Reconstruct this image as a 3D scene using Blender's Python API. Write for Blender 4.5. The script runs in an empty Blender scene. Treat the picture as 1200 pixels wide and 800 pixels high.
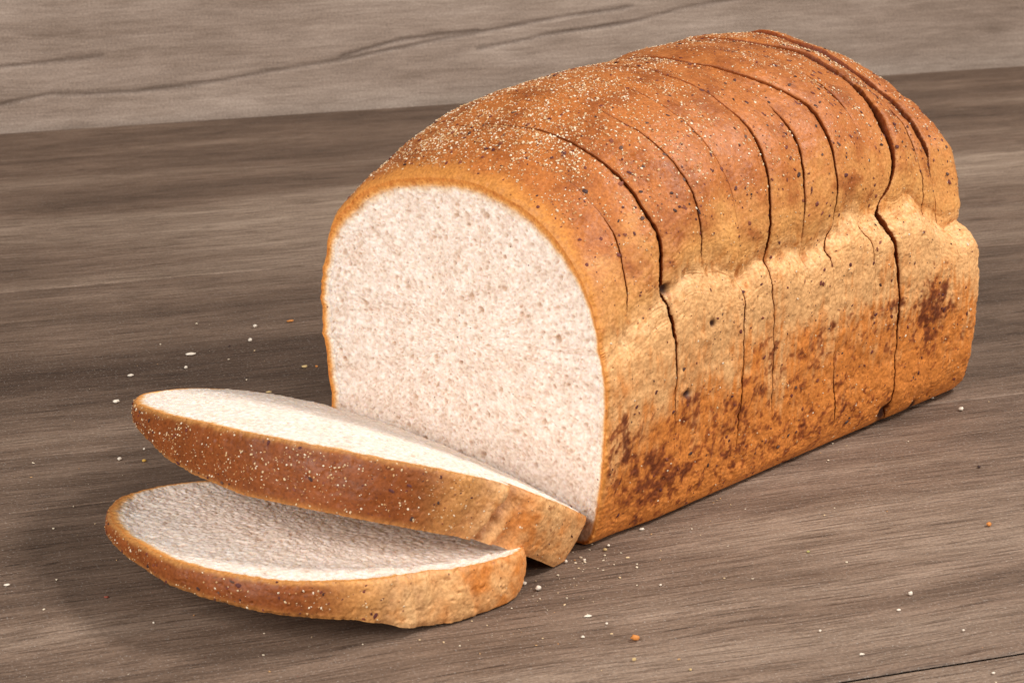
import bpy, math
import numpy as np
from mathutils import Matrix, Vector

# ------------------------------------------------------------------ camera, world, lights, exposure
sc = bpy.context.scene
PITCH, ROLL, CAM_H, YAW, WOOD_YAW = 0.300, 0.007, 0.31680, 0.718, 1.218
camd = bpy.data.cameras.new("camera"); cam = bpy.data.objects.new("camera", camd)
sc.collection.objects.link(cam); sc.camera = cam
_F = Vector((0, math.cos(PITCH), -math.sin(PITCH))); _R = Vector((1, 0, 0)); _U = _R.cross(_F)
_R2 = _R * math.cos(ROLL) + _U * math.sin(ROLL); _U2 = -_R * math.sin(ROLL) + _U * math.cos(ROLL)
cam.matrix_world = Matrix(((_R2.x, _U2.x, -_F.x, 0), (_R2.y, _U2.y, -_F.y, 0), (_R2.z, _U2.z, -_F.z, CAM_H), (0, 0, 0, 1)))
camd.sensor_width = 36.0; camd.lens = 84.0
camd.clip_start = 0.02; camd.clip_end = 50
camd.dof.use_dof = True; camd.dof.focus_distance = 0.90; camd.dof.aperture_fstop = 45

world = bpy.data.worlds.new("World"); sc.world = world; world.use_nodes = True
world.node_tree.nodes["Background"].inputs[0].default_value = (1.0, 0.965, 0.93, 1)
world.node_tree.nodes["Background"].inputs[1].default_value = 0.09

def area(name, loc, target, size, power, col=(1, 1, 1), sy=None):
    l = bpy.data.lights.new(name, 'AREA'); l.energy = power; l.color = col
    l.shape = 'RECTANGLE'; l.size = size; l.size_y = sy or size
    o = bpy.data.objects.new(name, l); sc.collection.objects.link(o)
    o.location = loc
    o.rotation_euler = (Vector(target) - Vector(loc)).to_track_quat('-Z', 'Y').to_euler()
    return o
area("key_lamp", (1.02, 1.02, 1.25), (0.03, 0.86, 0.05), 0.34, 23.5, (1.0, 0.97, 0.93))
area("side_fill_lamp", (1.05, 0.05, 0.62), (0.12, 0.90, 0.07), 0.40, 8.5, (1.0, 0.965, 0.92), .55)  # added softbox that brightens the loaf's right wall, no visible source
area("front_fill_lamp", (-0.75, -0.25, 0.75), (0.0, 0.85, 0.06), 0.9, 25, (1.0, 0.985, 0.97))

sc.view_settings.view_transform = 'Standard'; sc.view_settings.look = 'None'
sc.view_settings.exposure = 0.0; sc.view_settings.gamma = 1.0
sc.view_settings.use_curve_mapping = False
sc.cycles.max_bounces = 6; sc.cycles.use_denoising = True

# ------------------------------------------------------------------ numeric helpers
rng = np.random.default_rng(7)
_perm = rng.permutation(512).astype(np.int64)
_grad = rng.normal(size=(512, 3)); _grad /= np.linalg.norm(_grad, axis=1)[:, None]
def _h(i, j, k): return _perm[(_perm[(_perm[i & 511] + j) & 511] + k) & 511]
def perlin(p):
    """p (n,3) -> about -0.7..0.7"""
    p = np.asarray(p, float); i = np.floor(p).astype(np.int64); f = p - i
    w = f * f * f * (f * (f * 6 - 15) + 10); out = 0
    for a in (0, 1):
        for b in (0, 1):
            for c in (0, 1):
                g = _grad[_h(i[..., 0] + a, i[..., 1] + b, i[..., 2] + c)]
                d = g[..., 0] * (f[..., 0] - a) + g[..., 1] * (f[..., 1] - b) + g[..., 2] * (f[..., 2] - c)
                out = out + d * (w[..., 0] if a else 1 - w[..., 0]) * (w[..., 1] if b else 1 - w[..., 1]) * (w[..., 2] if c else 1 - w[..., 2])
    return out
def fbm(p, o=3):
    s = 0; a = 1.0
    for k in range(o):
        s = s + a * perlin(p * 2.03 ** k + 17.3 * k); a *= .5
    return s
_wr = rng.random((128, 128, 4))
def pores(x, y, cell, prob, r0, r1):
    """sum of round dimples, 0..1, cell size in the units of x"""
    x = x / cell; y = y / cell; i = np.floor(x).astype(int); j = np.floor(y).astype(int); out = np.zeros_like(x)
    for a in (-1, 0, 1):
        for b in (-1, 0, 1):
            t = _wr[(i + a) & 127, (j + b) & 127]
            r = r0 + (r1 - r0) * t[..., 3] ** 2
            dx = x - (i + a + t[..., 0]); dy = y - (j + b + t[..., 1])
            an = t[..., 3] * 37; ca, sa = np.cos(an), np.sin(an)
            q = ((dx * ca + dy * sa) ** 2 + ((-dx * sa + dy * ca) * 1.25) ** 2) / r ** 2
            out = np.maximum(out, np.where(t[..., 2] < prob, np.clip(1 - q, 0, 1), 0))
    return out
def sstep(a, b, x):
    t = np.clip((x - a) / (b - a), 0, 1); return t * t * (3 - 2 * t)
def lin(r, g, b):
    c = np.array([r, g, b], float) / 255
    return np.where(c <= .04045, c / 12.92, ((c + .055) / 1.055) ** 2.4)
def mix(a, b, t):
    return a * (1 - t[..., None]) + b * t[..., None]

# frame of the loaf: u = away along the loaf, a = across to the left, z = up
C0 = np.array([0.0280535, 0.7795832, 0.0])
AX = np.array([math.sin(YAW), math.cos(YAW), 0]); BX = np.array([-math.cos(YAW), math.sin(YAW), 0])
def wor(q): return C0 + q[..., 0:1] * AX + q[..., 1:2] * BX + q[..., 2:3] * np.array([0, 0, 1.])
FPX = 2800.0
def ground(px, py, z=0.0):
    """point of the table that the photograph shows at a pixel (measuring aid for loose crumbs)"""
    v = _F + _R2 * ((px - 600) / FPX) - _U2 * ((py - 400) / FPX)
    t = (z - CAM_H) / v.z
    return Vector((v.x * t, v.y * t, z))

def crbasis(N, t):
    i = np.floor(t).astype(int); f = t - i; B = np.zeros((len(t), N))
    w = [.5 * (-f + 2 * f * f - f ** 3), .5 * (2 - 5 * f * f + 3 * f ** 3), .5 * (f + 4 * f * f - 3 * f ** 3), .5 * (-f * f + f ** 3)]
    r = np.arange(len(t))
    for k in range(4): np.add.at(B, (r, (i + k - 1) % N), w[k])
    return B

# ------------------------------------------------------------------ mesh and material helpers
def mesh_obj(name, V, F, mat, parent=None, col=None, smooth=True, loc=None):
    me = bpy.data.meshes.new(name)
    V = np.ascontiguousarray(V, np.float32)
    if isinstance(F, np.ndarray):
        n, k = F.shape
        me.vertices.add(len(V)); me.vertices.foreach_set("co", V.ravel())
        me.loops.add(n * k); me.loops.foreach_set("vertex_index", F.ravel().astype(np.int32))
        me.polygons.add(n); me.polygons.foreach_set("loop_start", (np.arange(n) * k).astype(np.int32))
        me.polygons.foreach_set("loop_total", np.full(n, k, np.int32))
        me.update(calc_edges=True)
    else:
        me.from_pydata(V.tolist(), [], F)
    me.polygons.foreach_set("use_smooth", np.full(len(me.polygons), smooth))
    if col is not None:
        at = me.attributes.new("tint", 'FLOAT_COLOR', 'POINT')
        c = np.ones((len(V), 4), np.float32); c[:, :3] = col; at.data.foreach_set("color", c.ravel())
    me.materials.append(mat)
    o = bpy.data.objects.new(name, me); sc.collection.objects.link(o)
    if parent: o.parent = parent
    if loc is not None: o.location = loc
    return o
def grid_faces(n, m, closed=False, flip=False, base=0):
    mm = m if closed else m - 1
    i, j = np.meshgrid(np.arange(n - 1), np.arange(mm), indexing='ij')
    a = i * m + j; b = i * m + (j + 1) % m; c = (i + 1) * m + (j + 1) % m; d = (i + 1) * m + j
    f = np.stack([a, b, c, d], -1).reshape(-1, 4)
    if flip: f = f[:, ::-1]
    return f + base
def empty(name, loc=(0, 0, 0), parent=None):
    o = bpy.data.objects.new(name, None); sc.collection.objects.link(o); o.location = loc
    o.empty_display_size = .02
    if parent: o.parent = parent
    return o

class NT:
    def __init__(s, name):
        s.m = bpy.data.materials.new(name); s.m.use_nodes = True; s.t = s.m.node_tree; s.b = s.t.nodes["Principled BSDF"]
    def n(s, kind, **kw):
        x = s.t.nodes.new(kind)
        for k, v in kw.items():
            if k.startswith('i_'):
                key = k[2:]; key = int(key) if key.isdigit() else key.replace('_', ' ')
                x.inputs[key].default_value = v
            else: setattr(x, k, v)
        return x
    def l(s, a, b): s.t.links.new(a, b)
    def noise(s, vec, scale, detail=3, rough=.5):
        x = s.n('ShaderNodeTexNoise'); x.inputs['Scale'].default_value = scale; x.inputs['Detail'].default_value = detail
        x.inputs['Roughness'].default_value = rough; s.l(vec, x.inputs['Vector']); return x.outputs['Fac']
    def mapr(s, v, a, b, c, d):
        x = s.n('ShaderNodeMapRange'); s.l(v, x.inputs[0])
        for i, q in zip((1, 2, 3, 4), (a, b, c, d)): x.inputs[i].default_value = q
        return x.outputs[0]
    def mixc(s, f, a, b, mode='MIX'):
        x = s.n('ShaderNodeMix', data_type='RGBA', blend_type=mode)
        for inp, v in ((x.inputs[0], f), (x.inputs[6], a), (x.inputs[7], b)):
            if hasattr(v, 'is_linked') or hasattr(v, 'links'): s.l(v, inp)
            elif isinstance(v, (int, float)): inp.default_value = v
            else: inp.default_value = (*[float(q) for q in v][:3], 1)
        return x.outputs[2]
    def math(s, op, a, b=0.0):
        x = s.n('ShaderNodeMath', operation=op)
        for inp, v in ((x.inputs[0], a), (x.inputs[1], b)):
            if isinstance(v, (int, float)): inp.default_value = v
            else: s.l(v, inp)
        return x.outputs[0]
    def bump(s, h, dist, strength=1.0, prev=None):
        x = s.n('ShaderNodeBump'); x.inputs['Distance'].default_value = dist; x.inputs['Strength'].default_value = strength
        s.l(h, x.inputs['Height'])
        if prev is not None: s.l(prev, x.inputs['Normal'])
        return x.outputs[0]
    def scaled(s, vec, sx, sy, sz):
        x = s.n('ShaderNodeVectorMath', operation='MULTIPLY'); s.l(vec, x.inputs[0]); x.inputs[1].default_value = (sx, sy, sz)
        return x.outputs[0]

def mat_crust():
    t = NT("bread_crust"); co = t.n('ShaderNodeTexCoord').outputs['Object']
    at = t.n('ShaderNodeAttribute', attribute_name='tint').outputs['Color']
    fine = t.noise(co, 900, 4, .65); mid = t.noise(co, 260, 3, .6)
    c = t.mixc(t.mapr(fine, .32, .68, 0, 1), t.mixc(1.0, at, (.73, .66, .58), 'MULTIPLY'), t.mixc(1.0, at, (1.18, 1.19, 1.15), 'MULTIPLY'))
    vo = t.n('ShaderNodeTexVoronoi', feature='F1'); vo.inputs['Scale'].default_value = 420; t.l(co, vo.inputs['Vector'])
    rnd = t.n('ShaderNodeSeparateColor'); t.l(vo.outputs['Color'], rnd.inputs[0])
    spot = t.math('MULTIPLY', t.mapr(vo.outputs['Distance'], .1, .22, 1, 0), t.mapr(rnd.outputs[0], .86, .9, 0, .8))
    c = t.mixc(spot, c, (.16, .045, .02))
    t.l(c, t.b.inputs['Base Color'])
    t.l(t.mapr(mid, .3, .7, .42, .62), t.b.inputs['Roughness'])
    t.b.inputs['Specular IOR Level'].default_value = .30
    nb = t.bump(mid, .0008, .5); nb = t.bump(fine, .00035, .45, nb)
    t.l(nb, t.b.inputs['Normal'])
    t.b.inputs['Subsurface Weight'].default_value = 0.0
    t.b.inputs['Subsurface Radius'].default_value = (1, .5, .25); t.b.inputs['Subsurface Scale'].default_value = .002
    return t.m
def mat_crumb():
    t = NT("bread_crumb"); co = t.n('ShaderNodeTexCoord').outputs['Object']
    at = t.n('ShaderNodeAttribute', attribute_name='tint').outputs['Color']
    fine = t.noise(co, 1500, 2, .5); mid = t.noise(co, 520, 2, .5)
    c = t.mixc(t.mapr(mid, .35, .7, 0, 1), t.mixc(1.0, at, (.84, .79, .74), 'MULTIPLY'), t.mixc(1.0, at, (1.08, 1.09, 1.10), 'MULTIPLY'))
    vo = t.n('ShaderNodeTexVoronoi', feature='F1'); vo.inputs['Scale'].default_value = 520; t.l(co, vo.inputs['Vector'])
    rnd = t.n('ShaderNodeSeparateColor'); t.l(vo.outputs['Color'], rnd.inputs[0])
    spot = t.math('MULTIPLY', t.mapr(vo.outputs['Distance'], .14, .34, 1, 0), t.mapr(rnd.outputs[0], .80, .93, 0, .45))
    c = t.mixc(spot, c, (.38, .22, .12))
    spot = t.math('MULTIPLY', t.mapr(vo.outputs['Distance'], .1, .2, 1, 0), t.mapr(rnd.outputs[1], .972, .98, 0, .85))
    c = t.mixc(spot, c, (.13, .05, .03))
    t.l(c, t.b.inputs['Base Color']); t.b.inputs['Roughness'].default_value = .75
    t.b.inputs['Specular IOR Level'].default_value = .25
    nb = t.bump(mid, .0006, .25); nb = t.bump(fine, .0003, .2, nb)
    t.l(nb, t.b.inputs['Normal'])
    t.b.inputs['Subsurface Weight'].default_value = .6
    t.b.inputs['Subsurface Radius'].default_value = (1, .75, .5); t.b.inputs['Subsurface Scale'].default_value = .003
    return t.m
def mat_tint(name, rough=.6):
    t = NT(name); co = t.n('ShaderNodeTexCoord').outputs['Object']
    at = t.n('ShaderNodeAttribute', attribute_name='tint').outputs['Color']
    f = t.noise(co, 1500, 2)
    t.l(t.mixc(t.mapr(f, .3, .7, 0, 1), t.mixc(1.0, at, (.8, .78, .75), 'MULTIPLY'), at), t.b.inputs['Base Color'])
    t.b.inputs['Roughness'].default_value = rough; t.l(t.bump(f, .0002, .6), t.b.inputs['Normal'])
    return t.m
def mat_wood(name, back=False):
    t = NT(name); co = t.n('ShaderNodeTexCoord').outputs['Object']
    at = t.n('ShaderNodeAttribute', attribute_name='tint').outputs['Color']
    warp = t.n('ShaderNodeTexNoise'); warp.inputs['Scale'].default_value = 7; t.l(co, warp.inputs['Vector'])
    off = t.n('ShaderNodeVectorMath', operation='MULTIPLY_ADD'); t.l(warp.outputs['Color'], off.inputs[0])
    off.inputs[1].default_value = (0, .012, .012); t.l(co, off.inputs[2]); v = off.outputs[0]
    k = .55 if back else 1.0
    g1 = t.noise(t.scaled(v, 14, 130 * k, 130 * k), 1.0, 4, .55); mot = t.noise(t.scaled(co, 700, 1100, 1100), 1.0, 3, .6)
    g2 = t.noise(t.scaled(v, 34, 620 * k, 620 * k), 1.0, 4, .65)
    g3 = t.noise(t.scaled(v, 38, 1250 * k, 1250 * k), 1.0, 2, .5)
    sc1 = t.noise(t.scaled(co, 900, 120, 120), 1.0, 2, .5)
    sp = t.noise(co, 1200, 2, .6); blo = t.noise(t.scaled(co, 22, 70, 70), 1.0, 4, .6)
    c = t.mixc(t.mapr(g1, .3, .7, 0, 1), t.mixc(1.0, at, (.84, .82, .80), 'MULTIPLY'), t.mixc(1.0, at, (1.10, 1.11, 1.12), 'MULTIPLY'))
    c = t.mixc(t.mapr(blo, .3, .7, 0, 1), t.mixc(1.0, c, (.86, .84, .82), 'MULTIPLY'), t.mixc(1.0, c, (1.12, 1.12, 1.12), 'MULTIPLY'))
    c = t.mixc(t.mapr(mot, .3, .7, 0, 1), t.mixc(1.0, c, (.74, .73, .72), 'MULTIPLY'), t.mixc(1.0, c, (1.26, 1.27, 1.28), 'MULTIPLY'))
    c = t.mixc(t.mapr(g2, .38, .58, .55 if not back else .22, 0), c, t.mixc(1.0, c, (.50, .46, .44), 'MULTIPLY'))
    c = t.mixc(t.mapr(g3, .36, .46, .85 if not back else .2, 0), c, t.mixc(1.0, c, (.52, .48, .45), 'MULTIPLY'))
    pore = t.noise(t.scaled(v, 46, 900 * k, 900 * k), 1.0, 1, .4)
    c = t.mixc(t.mapr(pore, .29, .36, .7 if not back else .15, 0), c, t.mixc(1.0, c, (.36, .32, .30), 'MULTIPLY'))
    c = t.mixc(t.mapr(sc1, .64, .76, 0, .10), c, (.52, .46, .40))
    c = t.mixc(t.mapr(sp, .62, .72, 0, .40), c, (.6, .54, .48))
    t.l(c, t.b.inputs['Base Color'])
    t.l(t.mapr(g2, .3, .7, .74, .56), t.b.inputs['Roughness'])
    t.b.inputs['Specular IOR Level'].default_value = .28
    nb = t.bump(g2, .0009, .7); nb = t.bump(g3, .00025, .5, nb); nb = t.bump(sp, .00012, .4, nb)
    t.l(nb, t.b.inputs['Normal'])
    return t.m
M_crust = mat_crust(); M_crumb = mat_crumb(); M_grain = mat_tint("semolina", .55); M_flake = mat_tint("bran", .7)
M_loose = mat_tint("loose_crumb", .7); M_table = mat_wood("table_wood"); M_back = mat_wood("backboard_wood", True)

# ------------------------------------------------------------------ setting: table of planks and backboard
WX = np.array([math.sin(WOOD_YAW), math.cos(WOOD_YAW), 0]); WV = np.array([-math.cos(WOOD_YAW), math.sin(WOOD_YAW), 0])
ang = math.atan2(WX[1], WX[0])
table = empty("table", (0, 0, 0)); table["kind"] = "structure"
table.rotation_euler = (0, 0, ang)
def plank(y0, y1, x0, x1, seed):
    """bevelled board with a top sheet fine enough to carry its own tone; local x along the grain"""
    nx, ny = int((x1 - x0) / .004), max(8, int((y1 - y0) / .003))
    xs = np.linspace(x0, x1, nx); ys = np.r_[y0, y0 + .0002, np.linspace(y0 + .0006, y1 - .0006, ny), y1 - .0002, y1]
    zs = np.r_[-.0008, -.0001, np.zeros(ny), -.0001, -.0008]
    X, Y = np.meshgrid(xs, ys, indexing='ij'); Z = np.broadcast_to(zs, X.shape).copy()
    Z += .00012 * perlin(np.stack([X * 6, Y * 60, X * 0 + seed], -1)) - .0001
    V = np.stack([X, Y, Z], -1).reshape(-1, 3); n, m = X.shape
    F = grid_faces(n, m)
    # under side and ends
    per = [i * m for i in range(n)] + [(n - 1) * m + j for j in range(1, m)] + [i * m + m - 1 for i in range(n - 2, -1, -1)] + [j for j in range(m - 2, 0, -1)]
    V2 = V[per].copy(); V2[:, 2] = -.022; b = len(V); k = len(per)
    side = np.array([[per[i], b + i, b + (i + 1) % k, per[(i + 1) % k]] for i in range(k)])[:, ::-1]
    V = np.r_[V, V2]
    p = np.stack([V[:, 0] * 3.2, V[:, 1] * 26, np.full(len(V), seed * 3.7)], -1)
    q = fbm(p, 3); q2 = perlin(np.stack([V[:, 0] * 5, V[:, 1] * 7, np.full(len(V), 9.1)], -1))
    return V, np.r_[F, side[:, ::-1]], q, q2
def tone_table(V, q, q2):
    yy = V[:, 1]; xx = V[:, 0]
    dark = lin(84, 66, 54); midc = lin(126, 104, 88); light = lin(164, 143, 125)
    # darker band, deepest on the left, paler band behind it, warm grey boards at the front
    d = .42 * np.exp(-((yy - .98) / .075) ** 2) * (1 - .6 * sstep(.25, .6, xx)) + .10 * np.exp(-((yy - 1.39) / .05) ** 2)
    l = .40 * np.exp(-((yy - 1.20) / .055) ** 2) + .12 * np.exp(-((yy - .70) / .06) ** 2)
    d = d + .14 * (1 - sstep(.05, .30, xx)) * (yy < .95)  # soft shade on the left boards, painted into their tone
    t = np.clip(.5 + l - d + q * .55 + q2 * .5, 0, 1)
    return np.where((t < .5)[:, None], mix(dark, midc, t * 2), mix(midc, light, t * 2 - 1))
for i, (y0, y1) in enumerate([(.36, .5950), (.5970, .8222), (.8228, 1.1143), (1.1148, 1.4725)]):
    V, F, q, q2 = plank(y0, y1, -.35, 1.35, i + 1)
    o = mesh_obj("plank", V, F, M_table, table, tone_table(V, q, q2))

bv = np.array([(x, y, z) for z in (-.030, -.0225) for y in (.38, 1.46) for x in (-.33, 1.33)])  # unseen dark board added so no light shows through the plank seams
mesh_obj('seam_blocker', bv, [(0, 1, 3, 2), (4, 6, 7, 5), (0, 4, 5, 1), (2, 3, 7, 6), (0, 2, 6, 4), (1, 5, 7, 3)], M_table, table, np.full((8, 3), .05), smooth=False)

p0 = np.array([-.319, 1.456, 0]); p1 = np.array([.373, 1.729, 0]); bd = (p1 - p0) / np.linalg.norm(p1 - p0)
back = empty("backboard", tuple(p0)); back["kind"] = "structure"; back.rotation_euler = (0, 0, math.atan2(bd[1], bd[0]))
CR = [[(-60, 134), (60, 111), (160, 108), (250, 96), (330, 82), (400, 70), (520, 46), (620, 27), (740, 8)],
      [(-60, 74), (0, 79), (60, 72), (120, 66)],
      [(400, 66), (470, 47), (560, 36)],
      [(560, 57), (640, 42), (700, 33), (742, 26), (800, 10), (880, -4)]]
def back_local(px, py):
    v = np.array(_F + _R2 * ((px - 600) / FPX) - _U2 * ((py - 400) / FPX)); nrm = np.array([-bd[1], bd[0], 0])
    c = np.array([0, 0, CAM_H]); t = ((p0 - c) @ nrm) / (v @ nrm); q = c + v * t
    return ((q - p0) @ bd, q[2])
def seg_dist(X, Z, pts):
    d = np.full(X.shape, 9.); tt = np.zeros(X.shape)
    for k, ((xa, za), (xb, zb)) in enumerate(zip(pts[:-1], pts[1:])):
        ux, uz = xb - xa, zb - za; L2 = ux * ux + uz * uz
        t = np.clip(((X - xa) * ux + (Z - za) * uz) / L2, 0, 1)
        e = np.hypot(X - xa - t * ux, Z - za - t * uz); d = np.minimum(d, e)
    return d
def back_plank(z0, z1):
    xs = np.arange(-.5, 1.35, .0018); zs = np.r_[z0, np.linspace(z0 + .001, z1 - .001, int((z1 - z0) / .0011)), z1]
    X, Z = np.meshgrid(xs, zs, indexing='ij'); Y = np.zeros_like(X)
    Y[:, 0] = Y[:, -1] = .0012
    wob = .0012 * perlin(np.stack([X * 25, Z * 40, X * 0], -1))
    crack = np.zeros_like(X)
    for k, c in enumerate(CR):
        pts = [back_local(*p) for p in c]
        dd = seg_dist(X, Z + wob, pts)
        wv = .0009 + .0009 * np.clip(perlin(np.stack([X * 30, Z * 0 + k, X * 0], -1)) + .3, 0, 1)
        crack = np.maximum(crack, np.exp(-(dd / wv) ** 2) * (.55 + .45 * np.clip(.5 + 1.5 * perlin(np.stack([X * 14, Z * 0 + 5 * k, X * 0], -1)), 0, 1)))
    Y = Y + .0014 * crack + .00025 * perlin(np.stack([X * 12, Z * 260, X * 0], -1))
    V = np.stack([X, Y, Z], -1).reshape(-1, 3); n, m = X.shape
    F = grid_faces(n, m)
    per = [i * m for i in range(n)] + [(n - 1) * m + j for j in range(1, m)] + [i * m + m - 1 for i in range(n - 2, -1, -1)] + [j for j in range(m - 2, 0, -1)]
    V2 = V[per].copy(); V2[:, 1] = .018; b = len(V); k = len(per)
    side = np.array([[per[i], b + i, b + (i + 1) % k, per[(i + 1) % k]] for i in range(k)])
    q = fbm(np.stack([X * 5 + Z * 8, Z * 40, X * 0 + z0 * 50], -1), 4).ravel(); q2 = perlin(np.stack([X * 3, Z * 9, X * 0 + 3], -1)).ravel()
    t = np.clip(.55 + .55 * q + .4 * q2, 0, 1)
    col = mix(lin(134, 115, 101), lin(172, 154, 140), t)
    col = mix(col, lin(70, 56, 50), np.clip(crack.ravel() * .6, 0, 1))
    col = np.r_[col, np.full((k, 3), .25)]
    mesh_obj("plank", np.r_[V, V2], np.r_[F, side], M_back, back, col)
back_plank(-.0225, .165); back_plank(.1655, .36)

# ------------------------------------------------------------------ loaf shape
DF = [(-3, .06), (-2, .2), (3, .45), (13, .69), (29, .88), (48, .985), (66, 1.0), (90, .93), (108, .81), (119, .66), (128, .46)]
DM = [(-4.5, .1), (-5, .25), (-1, .5), (9, .72), (26, .89), (46, .98), (66, 1), (88, .93), (106, .80), (120, .63), (130, .40)]
DB = [(1.5, .08), (1.5, .17), (6, .35), (14, .51), (24, .64), (36, .76), (50, .87), (68, .96), (88, 1.0), (106, .93), (123, .7)]
KEYS = np.array([
    (0, 70, 124, 0, 0, -4.0, 1, 0, 0, 0), (10, 74, 130, 0, 0, -3.5, .9, .1, 0, 0), (40, 88, 143, 0, .3, -3.8, .45, .55, 0, 0),
    (75, 86, 149, 0, .8, -3.4, .1, .9, 0, 0), (115, 85, 149, 0, 1.0, -3.4, 0, .95, .05, 0), (150, 89, 151, -1, 1.4, -3.2, 0, .75, .25, 0),
    (180, 88, 148.5, -2, 2, -3, 0, .45, .55, 0), (208, 80, 143.5, -3, 1.8, -2.5, 0, .15, .85, 0), (232, 71, 136, -4.0, 1, 1.5, 0, 0, 1, 1),
    (250, 67, 129, -4, 0, 2, 0, 0, 1, -2)], float)
NP = 28
def ctrl(u):
    u = np.asarray(u, float) * 1000; x = KEYS[:, 0]
    i = np.clip(np.searchsorted(x, u, side='right') - 1, 0, len(x) - 2); m = np.gradient(KEYS[:, 1:], x, axis=0)
    hh = x[i + 1] - x[i]; t = np.clip((u - x[i]) / hh, 0, 1)[:, None]; hh = hh[:, None]
    v = ((2 * t ** 3 - 3 * t * t + 1) * KEYS[i, 1:] + (t ** 3 - 2 * t * t + t) * hh * m[i] + (-2 * t ** 3 + 3 * t * t) * KEYS[i + 1, 1:] + (t ** 3 - t * t) * hh * m[i + 1])
    zb, zt, rx, bul, an, wf, wm, wb, ls = v.T; zb = zb + (2.0 * np.sin(u / 7.5 + .8) + 1.1 * np.sin(u / 3.4 + 1)) * sstep(15, 45, u); n = len(zb); C = np.zeros((n, NP, 2)); o = np.ones(n)
    def put(k, a, z): C[:, k, 0] = a; C[:, k, 1] = z
    lo = -1.8 * sstep(8, 40, u)
    put(0, 60 * o, 0 * o); put(1, 22 * o, 0 * o); put(2, 4 + lo, .2 * o); put(3, -1 + rx * .6 + lo, 4 * o); put(4, -3.5 + rx + lo * .7, 14 * o)
    put(5, -5.5 + rx, 30 * o); put(6, -6.3 + rx - bul * .5, .62 * zb); put(7, -6.6 + rx * .6 - bul, zb - 13); put(8, -5.4 + rx * .3 - bul, zb - 5); put(9, an, zb + .5)
    D = wf[:, None, None] * np.array(DF) + wm[:, None, None] * np.array(DM) + wb[:, None, None] * np.array(DB)
    for k in range(11): put(10 + k, D[:, k, 0], zb + D[:, k, 1] * (zt - zb))
    zl = zb * .35 + 52
    put(21, 131.5 + ls, zl); put(22, 134 + ls, zl - 12); put(23, 131.5 + ls, 45 * o); put(24, 129 + ls, 24 * o); put(25, 126 + ls, 8 * o); put(26, 120 + ls, .5 * o); put(27, 92 * o, 0 * o)
    return C / 1000, zb, zt
LEN = .248; RE = .013
def base_section(U, T):
    """U, T (n,m): axial metres and spline parameter -> a, z, zb, zt"""
    ug = np.linspace(0, LEN, 420); C, zb, zt = ctrl(ug)          # tabulate along u, then blend
    B = crbasis(NP, np.mod(T[0], NP))
    S = np.einsum('mk,nkc->nmc', B, C)
    k = np.clip(U / LEN * 419, 0, 418.999); i = k.astype(int); f = (k - i)
    col = np.broadcast_to(np.arange(U.shape[1])[None], U.shape)
    P = S[i, col] * (1 - f[..., None]) + S[i + 1, col] * f[..., None]
    ZB = zb[i] * (1 - f) + zb[i + 1] * f; ZT = zt[i] * (1 - f) + zt[i + 1] * f
    t = np.clip((U - (LEN - RE)) / RE, 0, 1); e = np.sqrt(np.maximum(1 - t * t, 0))
    c = np.array([.064, .062]); d = P - c; ln = np.linalg.norm(d, axis=2)
    P = c + d * (1 - (1 - e) * RE / ln)[..., None]
    # the rim of the first slice rolls over where the dome crust was compressed by the knife
    fr = np.clip((P[..., 1] - .075) / .03, 0, 1); R = .0006 + .0016 * fr
    t = np.clip(1 - U / (R * 1.6), 0, 1); e = 1 - np.sqrt(np.maximum(1 - t * t, 0))
    d = P - c; ln = np.linalg.norm(d, axis=2); P = P - d / ln[..., None] * (e * R)[..., None] * .85
    P[..., 1] = np.maximum(P[..., 1], 0)
    return P, ZB / 1000, ZT / 1000
# spline parameters sampled finely where the loaf shows, coarsely underneath and behind
T_ALL = np.r_[np.linspace(0, 2, 20, endpoint=False), np.linspace(2, 9, 260, endpoint=False), np.linspace(9, 19, 420, endpoint=False),
              np.linspace(19, 23, 90, endpoint=False), np.linspace(23, NP, 50, endpoint=False)]
MT = len(T_ALL)
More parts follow.
